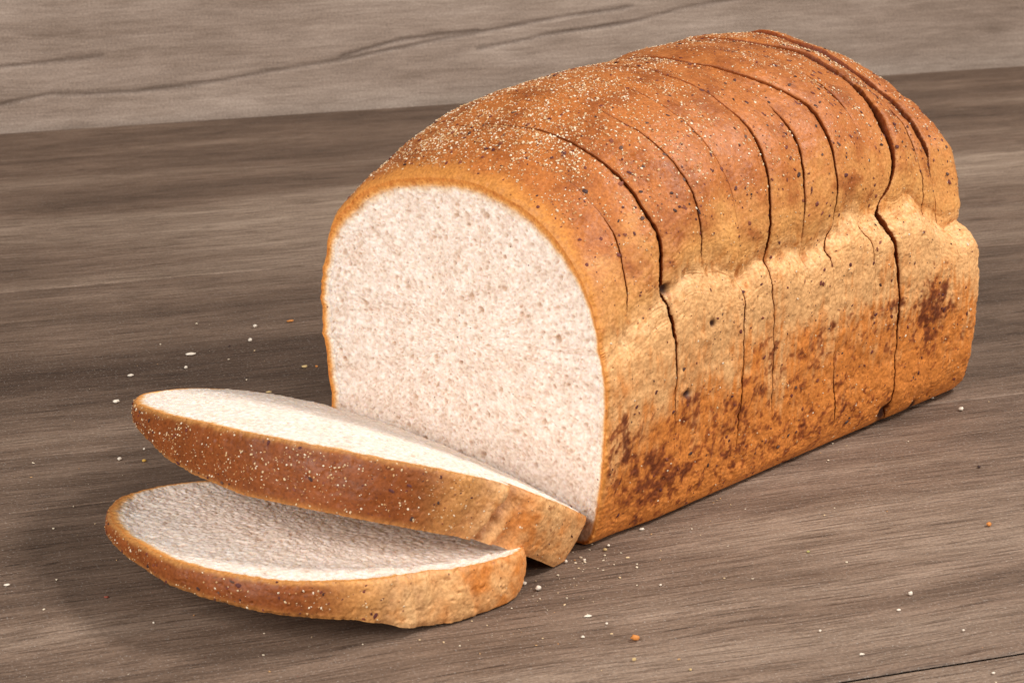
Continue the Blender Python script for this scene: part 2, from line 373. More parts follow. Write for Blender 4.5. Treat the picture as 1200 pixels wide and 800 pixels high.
# knife cuts: (spline parameter, u in mm) and (spline parameter, gap in mm)
CUTS = [
    ([(0, 12), (4.5, 12.5), (7, 13), (9, 13.6), (10.9, 15.2), (12.5, 17.2), (14, 16), (15, 14), (17, 12), (21, 13), (28, 12)], [(0, .004), (10.3, .004), (10.9, .5), (12.2, .55), (13, .1), (14.9, .01), (28, .004)]),
    ([(0, 41), (5.6, 39.4), (6.7, 37.2), (8, 35), (10.5, 31.8), (11.5, 33.8), (13, 31.3), (14.7, 28.6), (15.6, 26.2), (17, 25), (21, 28), (28, 38)],
     [(0, .004), (4.9, .01), (5.6, .35), (6.7, .8), (8, 1.3), (8.8, .8), (9.6, 1.4), (10.4, 1.5), (11.5, 1.25), (13, 1.1), (14.5, .6), (15.3, .45), (16, .06), (28, .004)]),
    ([(0, 60), (5, 60), (8, 58), (10.3, 54.4), (12.1, 54.5), (13.5, 51.3), (14.3, 49.3), (16, 47), (21, 50), (28, 58)],
     [(0, .004), (9, .004), (10, .1), (10.5, .55), (12, .75), (13.5, .55), (14.4, .3), (15, .01), (28, .004)]),
    ([(0, 80), (5, 79), (7, 78), (9, 76), (12, 76), (14, 72), (16, 70), (21, 72), (28, 78)],
     [(0, .004), (4, .01), (5, .5), (7.8, .5), (8.6, .01), (12.9, .01), (13.3, .35), (13.7, .01), (28, .004)]),
    ([(0, 100), (4.8, 100.5), (5.7, 98.6), (7.2, 94.5), (8.7, 94.2), (10.7, 94), (11.5, 96.1), (12.9, 100.4), (13.5, 100.2), (15, 97), (21, 96), (28, 100)],
     [(0, .004), (4.5, .01), (5.2, .4), (8.5, .45), (9.3, .3), (9.9, 1.0), (11, 1.1), (12.2, 1.0), (13.3, .6), (13.8, .01), (28, .004)]),
    ([(0, 122), (6, 121), (8.9, 118.5), (10.9, 116.5), (11.9, 120.3), (12.6, 123), (13.3, 123.3), (15, 119), (21, 118), (28, 121)],
     [(0, .004), (9.5, .004), (10.5, .4), (11.9, .8), (12.8, 1.1), (13.3, .7), (13.7, .01), (28, .004)]),
    ([(0, 144), (4.4, 142.5), (6, 137.2), (6.8, 134), (8.3, 131), (9.6, 138.5), (11, 138.6), (12.5, 142), (13.3, 143), (14.4, 128.5), (15.2, 121.5), (16, 120.5), (18, 124), (21, 130), (28, 142)],
     [(0, .004), (3.6, .004), (4.2, .7), (5.2, .4), (5.7, .01), (7.2, .01), (7.8, .6), (8.6, .6), (9.6, .3), (11, .65), (12.5, 1.0), (13.2, 1.4), (14.3, 1.2), (15.1, 1.5), (15.6, .3), (16.1, .01), (28, .004)]),
    ([(0, 166), (6, 163), (8.5, 155), (10, 163), (12.4, 165.2), (13.7, 166.1), (14.4, 166.5), (15.3, 163), (17, 160), (21, 160), (28, 165)],
     [(0, .004), (6.3, .01), (7, .4), (8.4, .5), (9, .01), (12, .01), (12.8, .4), (13.7, .75), (14.8, .5), (15.5, .08), (28, .004)]),
    ([(0, 185), (4.5, 183), (5.3, 181.5), (6, 180.4), (6.7, 177), (8, 171.8), (9.3, 169.4), (10.7, 177), (11.7, 184.4), (12.3, 186), (13.3, 188.5), (14.3, 194.2), (15.1, 196.2), (15.9, 194.7), (16.3, 186), (17, 180), (21, 178), (28, 184)],
     [(0, .3), (2.4, .7), (4.6, .5), (6, .9), (7, 2.0), (8, 2.6), (9.2, 2.4), (10, 1.0), (11, 1.0), (12.3, 1.9), (13.3, 3.0), (14.3, 4.0), (15.2, 3.6), (16, 2.4), (17, .8), (19, .4), (28, .2)]),
    ([(0, 207), (6, 207), (10, 207), (11.3, 207.5), (12, 206), (13.4, 210), (15, 213), (17, 206), (21, 204), (28, 207)],
     [(0, .004), (8, .01), (9.8, .3), (11.3, .6), (12.1, .4), (12.6, 1.0), (13.4, .5), (14, .01), (28, .004)]),
    ([(0, 224), (8, 222), (10.5, 219), (12, 216.5), (12.8, 219), (13.6, 221), (14.7, 224.5), (15.4, 221), (17, 218), (21, 219), (28, 224)],
     [(0, .004), (11.2, .01), (12, .9), (12.5, 3.4), (13.2, 3.8), (13.9, 2.6), (14.8, 1.4), (15.6, .9), (16.4, .1), (28, .004)])]
def per_interp(tab, T):
    a = np.array(tab, float)
    out = np.interp(T, a[:, 0], a[:, 1]); return out
def smooth(v, k):
    w = np.hanning(k + 2)[1:-1]; w /= w.sum(); return np.convolve(np.r_[v[-k:], v, v[:k]], w, 'same')[k:-k]
cut_u, cut_w = [], []
for kk, (cu, cw) in enumerate(CUTS):
    u = smooth(per_interp(cu, T_ALL), 13) / 1000; w = smooth(per_interp(cw, T_ALL), 9) / 1000
    jag = perlin(np.stack([T_ALL * 3.1, T_ALL * 0 + kk * 5.3, T_ALL * 0], -1)) * .0005 + perlin(np.stack([T_ALL * 1.1, T_ALL * 0 + kk * 2.3, T_ALL * 0 + 6], -1)) * .0010 + perlin(np.stack([T_ALL * 9.1, T_ALL * 0 + kk * 5.3, T_ALL * 0], -1)) * .00025
    cut_u.append(u + jag * np.clip(.2 + w / .0006, 0, 1)); cut_w.append(np.where(w > .0002, w * 1.12, w) * (1 + .5 * perlin(np.stack([T_ALL * 7, T_ALL * 0 + kk, T_ALL * 0 + 3], -1))))

DOME = lin(181, 108, 54); DOME_D = lin(142, 76, 34); DOME_L = lin(222, 160, 94); SHRED = lin(234, 188, 136)
WALL_U = lin(230, 176, 120); WALL_L = lin(212, 130, 60); BLOT = lin(138, 68, 28); DARK = lin(92, 40, 20); GOLD = lin(226, 163, 92)
CRUMBC = lin(241, 225, 212); CRUMB_T = lin(190, 150, 116)

def crust_colour(p, zb, zt, blot):
    """p (n,3) loaf metres"""
    mm = p * 1000; z = mm[:, 2]; zb = zb * 1000; zt = zt * 1000
    n1 = fbm(mm / 16, 3); n2 = fbm(mm / 5 + 40, 3); n3 = fbm(mm / 1.6 + 9, 2)
    frs = (z - zb) / np.maximum(zt - zb, 1)
    dome = mix(DOME_L, DOME, sstep(.05, .60, frs + .35 * n1 + .1 * n2))
    dome = mix(dome, DOME_D, sstep(.0, .55, n1 + .4 * n2 + .35 * (frs - .6)) * .75)
    h = z / np.maximum(zb, 1)
    streak = fbm(np.stack([mm[:, 0] / 2.2, mm[:, 1] / 2.2, z / 14], -1), 2)
    wall = mix(WALL_L, WALL_U, sstep(.34, .84, h + .35 * n1 + .38 * streak))
    pb = blot + .22 * (1 - h) - .10 * sstep(.6, .9, h)
    bl = sstep(.10, .42, n2 * .8 + n3 * .5 + streak * .18 + pb)
    wall = mix(wall, BLOT, bl * .85)
    wall = mix(wall, DARK, sstep(.36, .66, n2 * .8 + n3 * .5 + pb) * .8)
    k = sstep(-4, 11, z - zb + 5 * streak + 4 * n2)
    col = mix(wall, dome, k)
    sh = np.exp(-((z - zb + .5 - 4 * n2) / (3.2 + 3 * n1)) ** 2) * np.clip(.4 + 1.3 * n1 + 1.0 * streak, 0, 1)
    col = mix(col, SHRED, sh * .9)
    rust = sstep(.08, .4, streak + .7 * n2) * np.exp(-((z - zb - 2) / 7) ** 2)
    col = mix(col, WALL_L * .8, rust * .7)
    fl = sstep(.30, .55, fbm(mm / .9 + 70, 2)); col = col * (1 + .16 * n3 + .12 * n2 - .14 * fl)[:, None]
    return np.clip(col, 0, 1), n1, n2, streak
def blot_field(u, z):
    u = u * 1000; z = z * 1000; s = -.34
    r = np.full(u.shape, s)
    for (cu, cz, ru, rz, a) in [(9, 38, 7, 16, .62), (24, 22, 14, 20, .5), (48, 42, 9, 9, .55), (42, 18, 16, 12, .42), (75, 28, 18, 18, .45), (96, 52, 9, 16, .36),
                                (120, 40, 16, 20, .42), (150, 36, 14, 20, .35), (176, 50, 9, 16, .5), (204, 46, 14, 17, .80), (130, 12, 60, 8, .3), (222, 30, 14, 14, .3)]:
        r = r + a * np.exp(-((u - cu) / ru) ** 2 - ((z - cz) / rz) ** 2)
    return r
DENTS = [(34.5, 88, 2.2, 2.2, 2.4), (46, 47, 3.0, 1.6, 1.6), (180.5, 5, 4.0, 4.2, 2.5), (203, 3, 3, 2, 1.5), (58, 71, 1.6, 1.6, .9)]

def loaf_surface(U, T, slice_off=0.0):
    P, ZB, ZT = base_section(U, T)
    q = np.concatenate([U[..., None], P], 2)
    du = np.gradient(q, axis=0); dt = (np.roll(q, -1, 1) - np.roll(q, 1, 1))
    N = np.cross(dt, du); ln = np.linalg.norm(N, axis=2)[..., None]; N = N / np.maximum(ln, 1e-12)
    # smooth normals wide enough to be stable in the corners
    cen = np.stack([U, np.full(U.shape, .064), np.full(U.shape, .062)], -1)
    s = np.sign(((q - cen)[..., 1:] * N[..., 1:]).sum(-1)); N = N * np.where(s == 0, 1, s)[..., None]
    return q, N, ZB, ZT

loaf = empty("bread_loaf", tuple(C0 + .12 * AX + .064 * BX))
loaf["label"] = "large golden brown wheat loaf on the planks, cut into slices still standing together"
loaf["category"] = "bread loaf"
def to_loaf(W): return W - np.array(loaf.location)

def disp(q, N, ZB, ZT):
    f = q.reshape(-1, 3); mm = f * 1000; zb = ZB.ravel() * 1000; z = mm[:, 2]
    w = 1 - sstep(-2, 3, z - zb)
    d = 1.0 * perlin(mm / 24) + .55 * perlin(mm / 9 + 5) + .22 * perlin(mm / 4 + 11) + .10 * perlin(mm / 1.7 + 3)
    d += .10 * np.abs(perlin(mm / 2.3 + 90)) * (1 - w) * -2; d += w * (.30 * perlin(mm / 3.1 + 31) - .55 * np.clip(perlin(mm / np.array([2.6, 2.6, 4.0]) + 77) - .08, 0, 1) * 2 + .25 * perlin(mm / 1.2 + 5))
    rib = perlin(np.stack([mm[:, 0] / 2.6, mm[:, 1] / 4, z / 16], -1))
    d += .9 * rib * np.exp(-((z - zb) / 9) ** 2) + (.8 * perlin(np.stack([mm[:, 0] / 1.5, mm[:, 1] / 3, z / 6], -1)) + 1.1 * perlin(mm / 5.5 + 8)) * np.exp(-((z - zb) / 5) ** 2)
    rib2 = perlin(np.stack([mm[:, 0] / 6.5, mm[:, 1] / 9, z / 22 + 4], -1))
    d += 1.5 * rib2 * np.exp(-((z - zb + 2) / 13) ** 2)
    d += 1.0 * perlin(np.stack([mm[:, 0] / 14, mm[:, 1] / 60, z / 60], -1)) * (z > zb)
    d += .20 * perlin(mm / 1.15 + 21) + .22 * np.clip(perlin(mm / 2.1 + 61) - .2, 0, 1) * 2 - .45 * np.clip(perlin(mm / 1.7 + 33) - .28, 0, 1) * 2
    d += w * (.55 * perlin(np.stack([mm[:, 0] / 3.4, mm[:, 1] / 8, z / 19 + 2], -1)) + .5 * perlin(mm / 6.5 + 44))
    dentc = np.zeros(len(f))
    for (cu, cz, ru, rz, dep) in DENTS:
        g = np.exp(-(((mm[:, 0] - cu) / ru) ** 2 + ((z - cz) / rz) ** 2) ** 1.5) * (mm[:, 1] < 40)
        d -= dep * g; dentc = np.maximum(dentc, g)
    d *= sstep(-.5, 6, z) * .75 + .25
    return d.reshape(ZB.shape) / 1000, dentc
samples = []          # places for grains: position, normal, kind weights
NSL = len(CUTS) + 1
for k in range(NSL):
    if k == 0: lo = np.zeros(MT); lw = np.zeros(MT)
    else: lo = cut_u[k - 1] + cut_w[k - 1] / 2; lw = cut_w[k - 1]
    if k == NSL - 1: hi = np.full(MT, LEN); hw = np.zeros(MT)
    else: hi = cut_u[k] - cut_w[k] / 2; hw = cut_w[k]
    n = max(10, int((hi - lo).mean() / .00046))
    r = np.linspace(0, 1, n)
    if k == NSL - 1: r = 1 - (1 - r) ** 1.5
    if k == 0: r = r ** 1.15
    U = lo[None] * (1 - r[:, None]) + hi[None] * r[:, None]; T = np.broadcast_to(T_ALL[None], U.shape)
    q, N, ZB, ZT = loaf_surface(U, T)
    d, dentc = disp(q, N, ZB, ZT)
    # edges of open cuts sink and roll
    eL = .4 * np.exp(-((U - lo[None]) / (.0006 + .05 * lw[None])) ** 2) * np.clip(lw[None] / .0012, 0, 1.6) * (k > 0)
    eH = np.exp(-((hi[None] - U) / (.0006 + .10 * hw[None])) ** 2) * np.clip(hw[None] / .0012, 0, 1.6) * (k < NSL - 1)
    oL = np.clip(lw[None] / .0012, 0, 1.3) * (k > 0); oH = np.clip(hw[None] / .0012, 0, 1.3) * (k < NSL - 1)
    rr_ = r[:, None]; d = d + .0010 * (1 - (2 * rr_ - 1) ** 4) * (.5 * (oL * (1 - rr_) + oH * rr_) + .15 * (oL + oH))
    d = d - .0005 * (eL + eH)
    d = d + .00035 * perlin(np.stack([U * 900, T * 4.5, T * 0 + k], -1)) * np.clip(eL + eH, 0, 1)
    if k == 0: d = d + (.0008 * perlin(np.stack([U * 300, T * 3.5, T * 0], -1)) + .00022 * perlin(np.stack([U * 500, T * 8, T * 0], -1))) * np.exp(-(U / .0015) ** 2)
    off = [0, 0, .0002, .0002, .0004, .0008, .0008, .0014, .0014, .0028, .0028, .0046][k]
    zz = q[..., 2]; d = d + off * sstep(.05, .1, zz) * (.25 + .75 * sstep(10.6 if k < 11 else 11.4, 12.8, T)) * (1 + .5 * perlin(np.stack([T * 1.3, T * 0 + k * 3.1, T * 0], -1)))
    rise = sstep(0, .006, zz)
    q2 = q + N * d[..., None] * np.maximum(rise, .3)[..., None]
    q2[..., 2] = np.maximum(q2[..., 2], .0004)
    flat = q2.reshape(-1, 3)
    bf = blot_field(U.ravel(), flat[:, 2]); col, n1, n2, st = crust_colour(flat, ZB.ravel(), ZT.ravel(), bf)
    if k == 0:
        e = np.exp(-(U.ravel() / (.0012 + .0028 * sstep(.08, .11, flat[:, 2]) * (1 + 1.5 * n1))) ** 2); col = mix(col, lin(214, 142, 70), np.clip(e * .95, 0, 1))
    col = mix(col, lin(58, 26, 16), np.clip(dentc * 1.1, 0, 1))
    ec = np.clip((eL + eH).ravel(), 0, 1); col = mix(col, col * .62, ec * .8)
    # walls of the cuts, with the gap's shade painted into their brown
    rows_v, rows_c = [], []
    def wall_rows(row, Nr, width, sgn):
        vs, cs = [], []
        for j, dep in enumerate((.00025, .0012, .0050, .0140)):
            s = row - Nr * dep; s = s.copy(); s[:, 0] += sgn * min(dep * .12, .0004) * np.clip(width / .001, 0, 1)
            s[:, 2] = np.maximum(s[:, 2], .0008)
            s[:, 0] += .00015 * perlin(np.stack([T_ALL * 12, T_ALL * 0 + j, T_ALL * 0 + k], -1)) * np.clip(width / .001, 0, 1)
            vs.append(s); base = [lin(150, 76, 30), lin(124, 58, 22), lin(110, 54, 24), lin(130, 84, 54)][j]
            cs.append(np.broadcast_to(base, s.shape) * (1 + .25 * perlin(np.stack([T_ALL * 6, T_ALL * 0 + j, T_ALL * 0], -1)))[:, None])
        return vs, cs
    Vs = q2; Cs = col.reshape(n, MT, 3); rings = [q2[i] for i in range(n)]; cols = [Cs[i] for i in range(n)]
    inner_lo = inner_hi = None
    if k > 0:
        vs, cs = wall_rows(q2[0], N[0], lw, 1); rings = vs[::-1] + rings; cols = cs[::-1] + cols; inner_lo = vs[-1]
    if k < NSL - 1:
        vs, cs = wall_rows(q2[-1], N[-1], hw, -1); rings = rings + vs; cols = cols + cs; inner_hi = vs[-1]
    else: inner_hi = rings[-1]
    Vv = np.stack(rings); n2_ = len(rings)
    W = to_loaf(wor(Vv.reshape(-1, 3)))
    slot = empty("slice", (0, 0, 0), loaf)
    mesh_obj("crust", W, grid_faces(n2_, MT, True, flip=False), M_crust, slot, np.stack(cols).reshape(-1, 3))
    # crumb faces
    def crumb_disc(ring, sgn):
        c = ring.mean(0); rr = [ring, c + (ring - c) * .97 + np.array([sgn * .0002, 0, 0]), c + (ring - c) * .8 + np.array([sgn * .0003, 0, 0]), c + (ring - c) * .4 + np.array([sgn * .0003, 0, 0]), c + (ring - c) * .01]
        return np.stack(rr)
    Vd, Fd = [], []
    base = 0
    if k > 0:
        A = crumb_disc(inner_lo, 1)[:, ::3]; Vd.append(A.reshape(-1, 3)); Fd.append(grid_faces(5, A.shape[1], True, True, base)); base += A.shape[0] * A.shape[1]
    A = crumb_disc(inner_hi, -1)[:, ::3]
    Vd.append(A.reshape(-1, 3)); Fd.append(grid_faces(5, A.shape[1], True, False, base)); base += A.shape[0] * A.shape[1]
    Vd = np.concatenate(Vd); cd = np.broadcast_to(CRUMBC, Vd.shape).copy()
    if k > 0:
        mesh_obj("crumb", to_loaf(wor(Vd)), np.concatenate(Fd), M_crumb, slot, cd)
    else:
        # cut face of the first slice: rings from the crust edge to the middle
        ring = q2[0]; MR = 1000
        L = np.r_[0, np.cumsum(np.linalg.norm(np.diff(np.r_[ring, ring[:1]], axis=0), axis=1))]
        tt = np.linspace(0, L[-1], MR, endpoint=False); rg = np.stack([np.interp(tt, L, np.r_[ring[:, c], ring[:1, c]]) for c in range(3)], -1)
        cen = np.array([0, .064, .064]); rad = np.linalg.norm(rg - cen, axis=1)
        dd = np.r_[np.linspace(0, .004, 11), np.linspace(.0044, 1, 1)]
        NR = 190; fr = np.r_[np.linspace(0, .10, 22, endpoint=False), np.linspace(.10, .995, NR)]
        Q = cen + (rg - cen)[None] * (1 - fr)[:, None, None]; NRr = len(fr)
        dist = fr[:, None] * rad[None] * .93
        f = Q.reshape(-1, 3) * 1000; X, Y = f[:, 1], f[:, 2]; D = dist.ravel() * 1000
        wx = X + .5 * perlin(np.stack([X / 2, Y / 2, X * 0], -1)); wy = Y + .5 * perlin(np.stack([X / 2, Y / 2, X * 0 + 9], -1))
        topw = sstep(80, 108, Y)
        ct = 1.9 + 3.2 * topw + 1.3 * sstep(100, 118, X) + (.9 + .8 * topw) * fbm(np.stack([X / 5, Y / 5, X * 0], -1), 3)     # crust thickness
        kc = sstep(.35, 1.15, D / ct)
        po = .45 * pores(wx, wy, 1.9, .8, .3, .6) + .25 * pores(wy, wx, 1.0, .8, .35, .6) + .75 * pores(wx + 9, wy, 3.6, .42, .14, .40) + 1.0 * pores(wx, wy + 31, 7.0, .40, .06, .26)
        rough = .30 * perlin(np.stack([X / 1.2, Y / 1.2, X * 0], -1)) + .45 * perlin(np.stack([X / 3.3, Y / 3.3, X * 0], -1)) + .5 * perlin(np.stack([X / 14, Y / 14, X * 0], -1))
        dep = (po - rough) * (.25 + .75 * kc)
        dep = dep * sstep(0, 1.2, D)
        Q[..., 0] += dep.reshape(Q.shape[:2]) / 1000 + .0006 * sstep(0, 4, D).reshape(Q.shape[:2])
        mot = fbm(np.stack([X / 9, Y / 9, X * 0 + 5], -1), 3)
        cc = mix(np.broadcast_to(CRUMBC, f.shape), CRUMB_T, np.clip(.45 * mot + .62 * po, 0, .8))
        edge = mix(mix(lin(208, 134, 64), GOLD, sstep(.1, .5, D / ct)), lin(240, 208, 164), sstep(.35, .95, D / ct))
        edge = mix(np.broadcast_to(edge, f.shape), lin(176, 94, 38), np.clip(.9 * po, 0, .5) * (1 - kc))
        cc = np.where(kc[:, None] < 1, mix(edge, cc, kc), cc)
        Fq = grid_faces(NRr, MR, True, True)
        cut_row = 12
        Wq = to_loaf(wor(Q.reshape(-1, 3)))
        nf = cut_row * MR
        # pale crumb is one mesh, the band of cut crust round it another
        mesh_obj("crust", Wq[:(cut_row + 1) * MR], Fq[:nf], M_crust, slot, cc[:(cut_row + 1) * MR]).name = "crust_rim"
        co_ = mesh_obj("crumb", Wq[cut_row * MR:], grid_faces(NRr - cut_row, MR, True, True), M_crumb, slot, cc[cut_row * MR:])
        A = crumb_disc(inner_hi, -1)[:, ::3]
        mesh_obj("crumb", to_loaf(wor(A.reshape(-1, 3))), grid_faces(5, A.shape[1], True, False), M_crumb, slot, np.broadcast_to(CRUMBC, (A.size // 3, 3)))
    # seeds: remember surface places
    fu = U.ravel(); frs = ((flat[:, 2] - ZB.ravel()) / (ZT.ravel() - ZB.ravel()))
    area_w = np.broadcast_to(np.linalg.norm(np.roll(q[0], -1, 0) - q[0], axis=1)[None], U.shape).ravel() * ((hi - lo).mean() / n)
    ok = (T.ravel() > 2.2) & (T.ravel() < 22) & (fu > .0022) & (flat[:, 2] > .002) & (ec < .3)
    clus = fbm(flat * 1000 / 13 + 60, 3)
    front = np.exp(-((fu - .035) / .05) ** 2)
    dens = sstep(.25, .75, frs) * (.16 + .9 * front * sstep(.62, .95, frs) + .45 * sstep(.0, .45, clus) + .35 * front) + .035
    dens += .35 * sstep(.8, .95, frs) * sstep(.12, .2, fu)
    dens *= np.clip(1 + 1.3 * clus, .15, 2.5) * sstep(.0015, .0055, fu)
    W3 = wor(flat); Nw = N.reshape(-1, 3); Nw = Nw[:, 0:1] * AX + Nw[:, 1:2] * BX + Nw[:, 2:3] * np.array([0, 0, 1.])
    samples.append((W3[ok], Nw[ok], (dens * area_w)[ok], ((.4 + .8 * sstep(.1, .5, frs)) * (1 + clus).clip(.2, 2) * area_w)[ok]))

# ------------------------------------------------------------------ grains and bran flakes
_ico_v = []
_t = (1 + 5 ** .5) / 2
ICO = np.array([(-1, _t, 0), (1, _t, 0), (-1, -_t, 0), (1, -_t, 0), (0, -1, _t), (0, 1, _t), (0, -1, -_t), (0, 1, -_t), (_t, 0, -1), (_t, 0, 1), (-_t, 0, -1), (-_t, 0, 1)], float)
ICO /= np.linalg.norm(ICO[0])
ICF = np.array([(0, 11, 5), (0, 5, 1), (0, 1, 7), (0, 7, 10), (0, 10, 11), (1, 5, 9), (5, 11, 4), (11, 10, 2), (10, 7, 6), (7, 1, 8), (3, 9, 4), (3, 4, 2), (3, 2, 6), (3, 6, 8), (3, 8, 9), (4, 9, 5), (2, 4, 11), (6, 2, 10), (8, 6, 7), (9, 8, 1)])
def scatter(name, Pn, Nn, size, shape, cols, mat, parent, sink=.25):
    n = len(Pn); g = np.random.default_rng(len(Pn) + 3)
    t1 = np.cross(Nn, g.normal(size=(n, 3))); t1 /= np.linalg.norm(t1, axis=1)[:, None]; t2 = np.cross(Nn, t1)
    v = ICO[None] * (1 + g.uniform(-.28, .28, (n, 12, 1))) * size[:, None, None] * shape[:, None, :]
    W = Pn[:, None] + v[..., 0:1] * t1[:, None] + v[..., 1:2] * t2[:, None] + (v[..., 2:3] + (size * shape[:, 2] * (1 - 2 * sink))[:, None, None]) * Nn[:, None]
    F = (ICF[None] + 12 * np.arange(n)[:, None, None]).reshape(-1, 3)
    o = mesh_obj(name, W.reshape(-1, 3) - np.array(parent.location), F, mat, parent, np.repeat(cols, 12, 0), smooth=False)
    o["kind"] = "stuff"; return o
def pick(w, n, g): return g.choice(len(w), n, replace=False, p=w / w.sum())
PALE = np.array([lin(222, 192, 150), lin(206, 160, 108), lin(238, 220, 192), lin(190, 134, 80)]); BRAN = np.array([lin(88, 34, 28), lin(112, 48, 34), lin(62, 30, 22), lin(130, 66, 40), lin(92, 60, 46)])
g = np.random.default_rng(5)
SP = np.concatenate([s[0] for s in samples]); SN = np.concatenate([s[1] for s in samples]); SD = np.concatenate([s[2] for s in samples]); SB = np.concatenate([s[3] for s in samples])
def grains(P_, N_, n, g, parent, lo=.00013, hi=.00048):
    sz = lo + (hi - lo) * g.random(n) ** 2.2; shp = np.stack([g.uniform(.9, 1.5, n), g.uniform(.7, 1.1, n), g.uniform(.45, .8, n)], -1)
    return scatter("semolina_grains", P_, N_, sz, shp, PALE[g.choice(4, n, p=[.4, .25, .2, .15])], M_grain, parent)
def flakes(P_, N_, n, g, parent, lo=.00025, hi=.00095):
    sz = lo + (hi - lo) * g.random(n) ** 3; shp = np.stack([g.uniform(.9, 1.6, n), g.uniform(.6, 1.0, n), g.uniform(.22, .45, n)], -1)
    return scatter("bran_flakes", P_, N_, sz, shp, BRAN[g.choice(5, n, p=[.3, .25, .15, .2, .1])], M_flake, parent, .35)
i = pick(SD, 12000, g); grains(SP[i], SN[i], len(i), g, loaf)
i = pick(SB, 2600, g); flakes(SP[i], SN[i], len(i), g, loaf)

# ------------------------------------------------------------------ the two fallen slices
PROF = [(60, 0), (100, 0), (119, 1), (126, 8), (129, 25), (131.4, 47), (134, 65), (131.5, 82), (128, 94), (119, 105), (108, 113), (91, 120), (70, 123.5),
        (50, 123.7), (30, 118), (14, 108), (4, 95), (-2, 80), (-5, 66), (-6, 58), (-5, 50), (-7, 40), (-5, 15), (0, 4), (6, 0), (20, 0)]
PB = np.array(PROF, float) / 1000 - np.array([.062, .06])
def eulerm(r):
    Rz = lambda t: np.array([[np.cos(t), -np.sin(t), 0], [np.sin(t), np.cos(t), 0], [0, 0, 1]])
    Rx = lambda t: np.array([[1, 0, 0], [0, np.cos(t), -np.sin(t)], [0, np.sin(t), np.cos(t)]])
    return Rz(r[0]) @ Rx(r[1]) @ Rz(r[2])
XA = [-0.0560676, 0.7882745, 0.0431290, 2.4219398, 0.3305028, -0.0112004, 1.1122741, 0.8690789, -0.0797250, -0.1309808, -0.1760551]
XB = [-0.0721, 0.7534, 0.0176, 2.6778, 0.1167, -0.4177, 0.9372, 0.9671, 0, 0, 0]
def slice_map(x):
    R = eulerm(x[3:6])
    def f(X, Y, depth):
        Z = (x[8] * X * X + x[9] * X * Y + x[10] * Y * Y) * 10
        dx = (2 * x[8] * X + x[9] * Y) * 10; dy = (x[9] * X + 2 * x[10] * Y) * 10
        Nn = np.stack([-dx, -dy, np.ones_like(dx)], -1); Nn /= np.linalg.norm(Nn, axis=-1)[..., None]
        L = np.stack([X, Y, Z], -1) - Nn * depth[..., None]
        return L @ R.T + np.array(x[:3]), Nn @ R.T
    return f, R
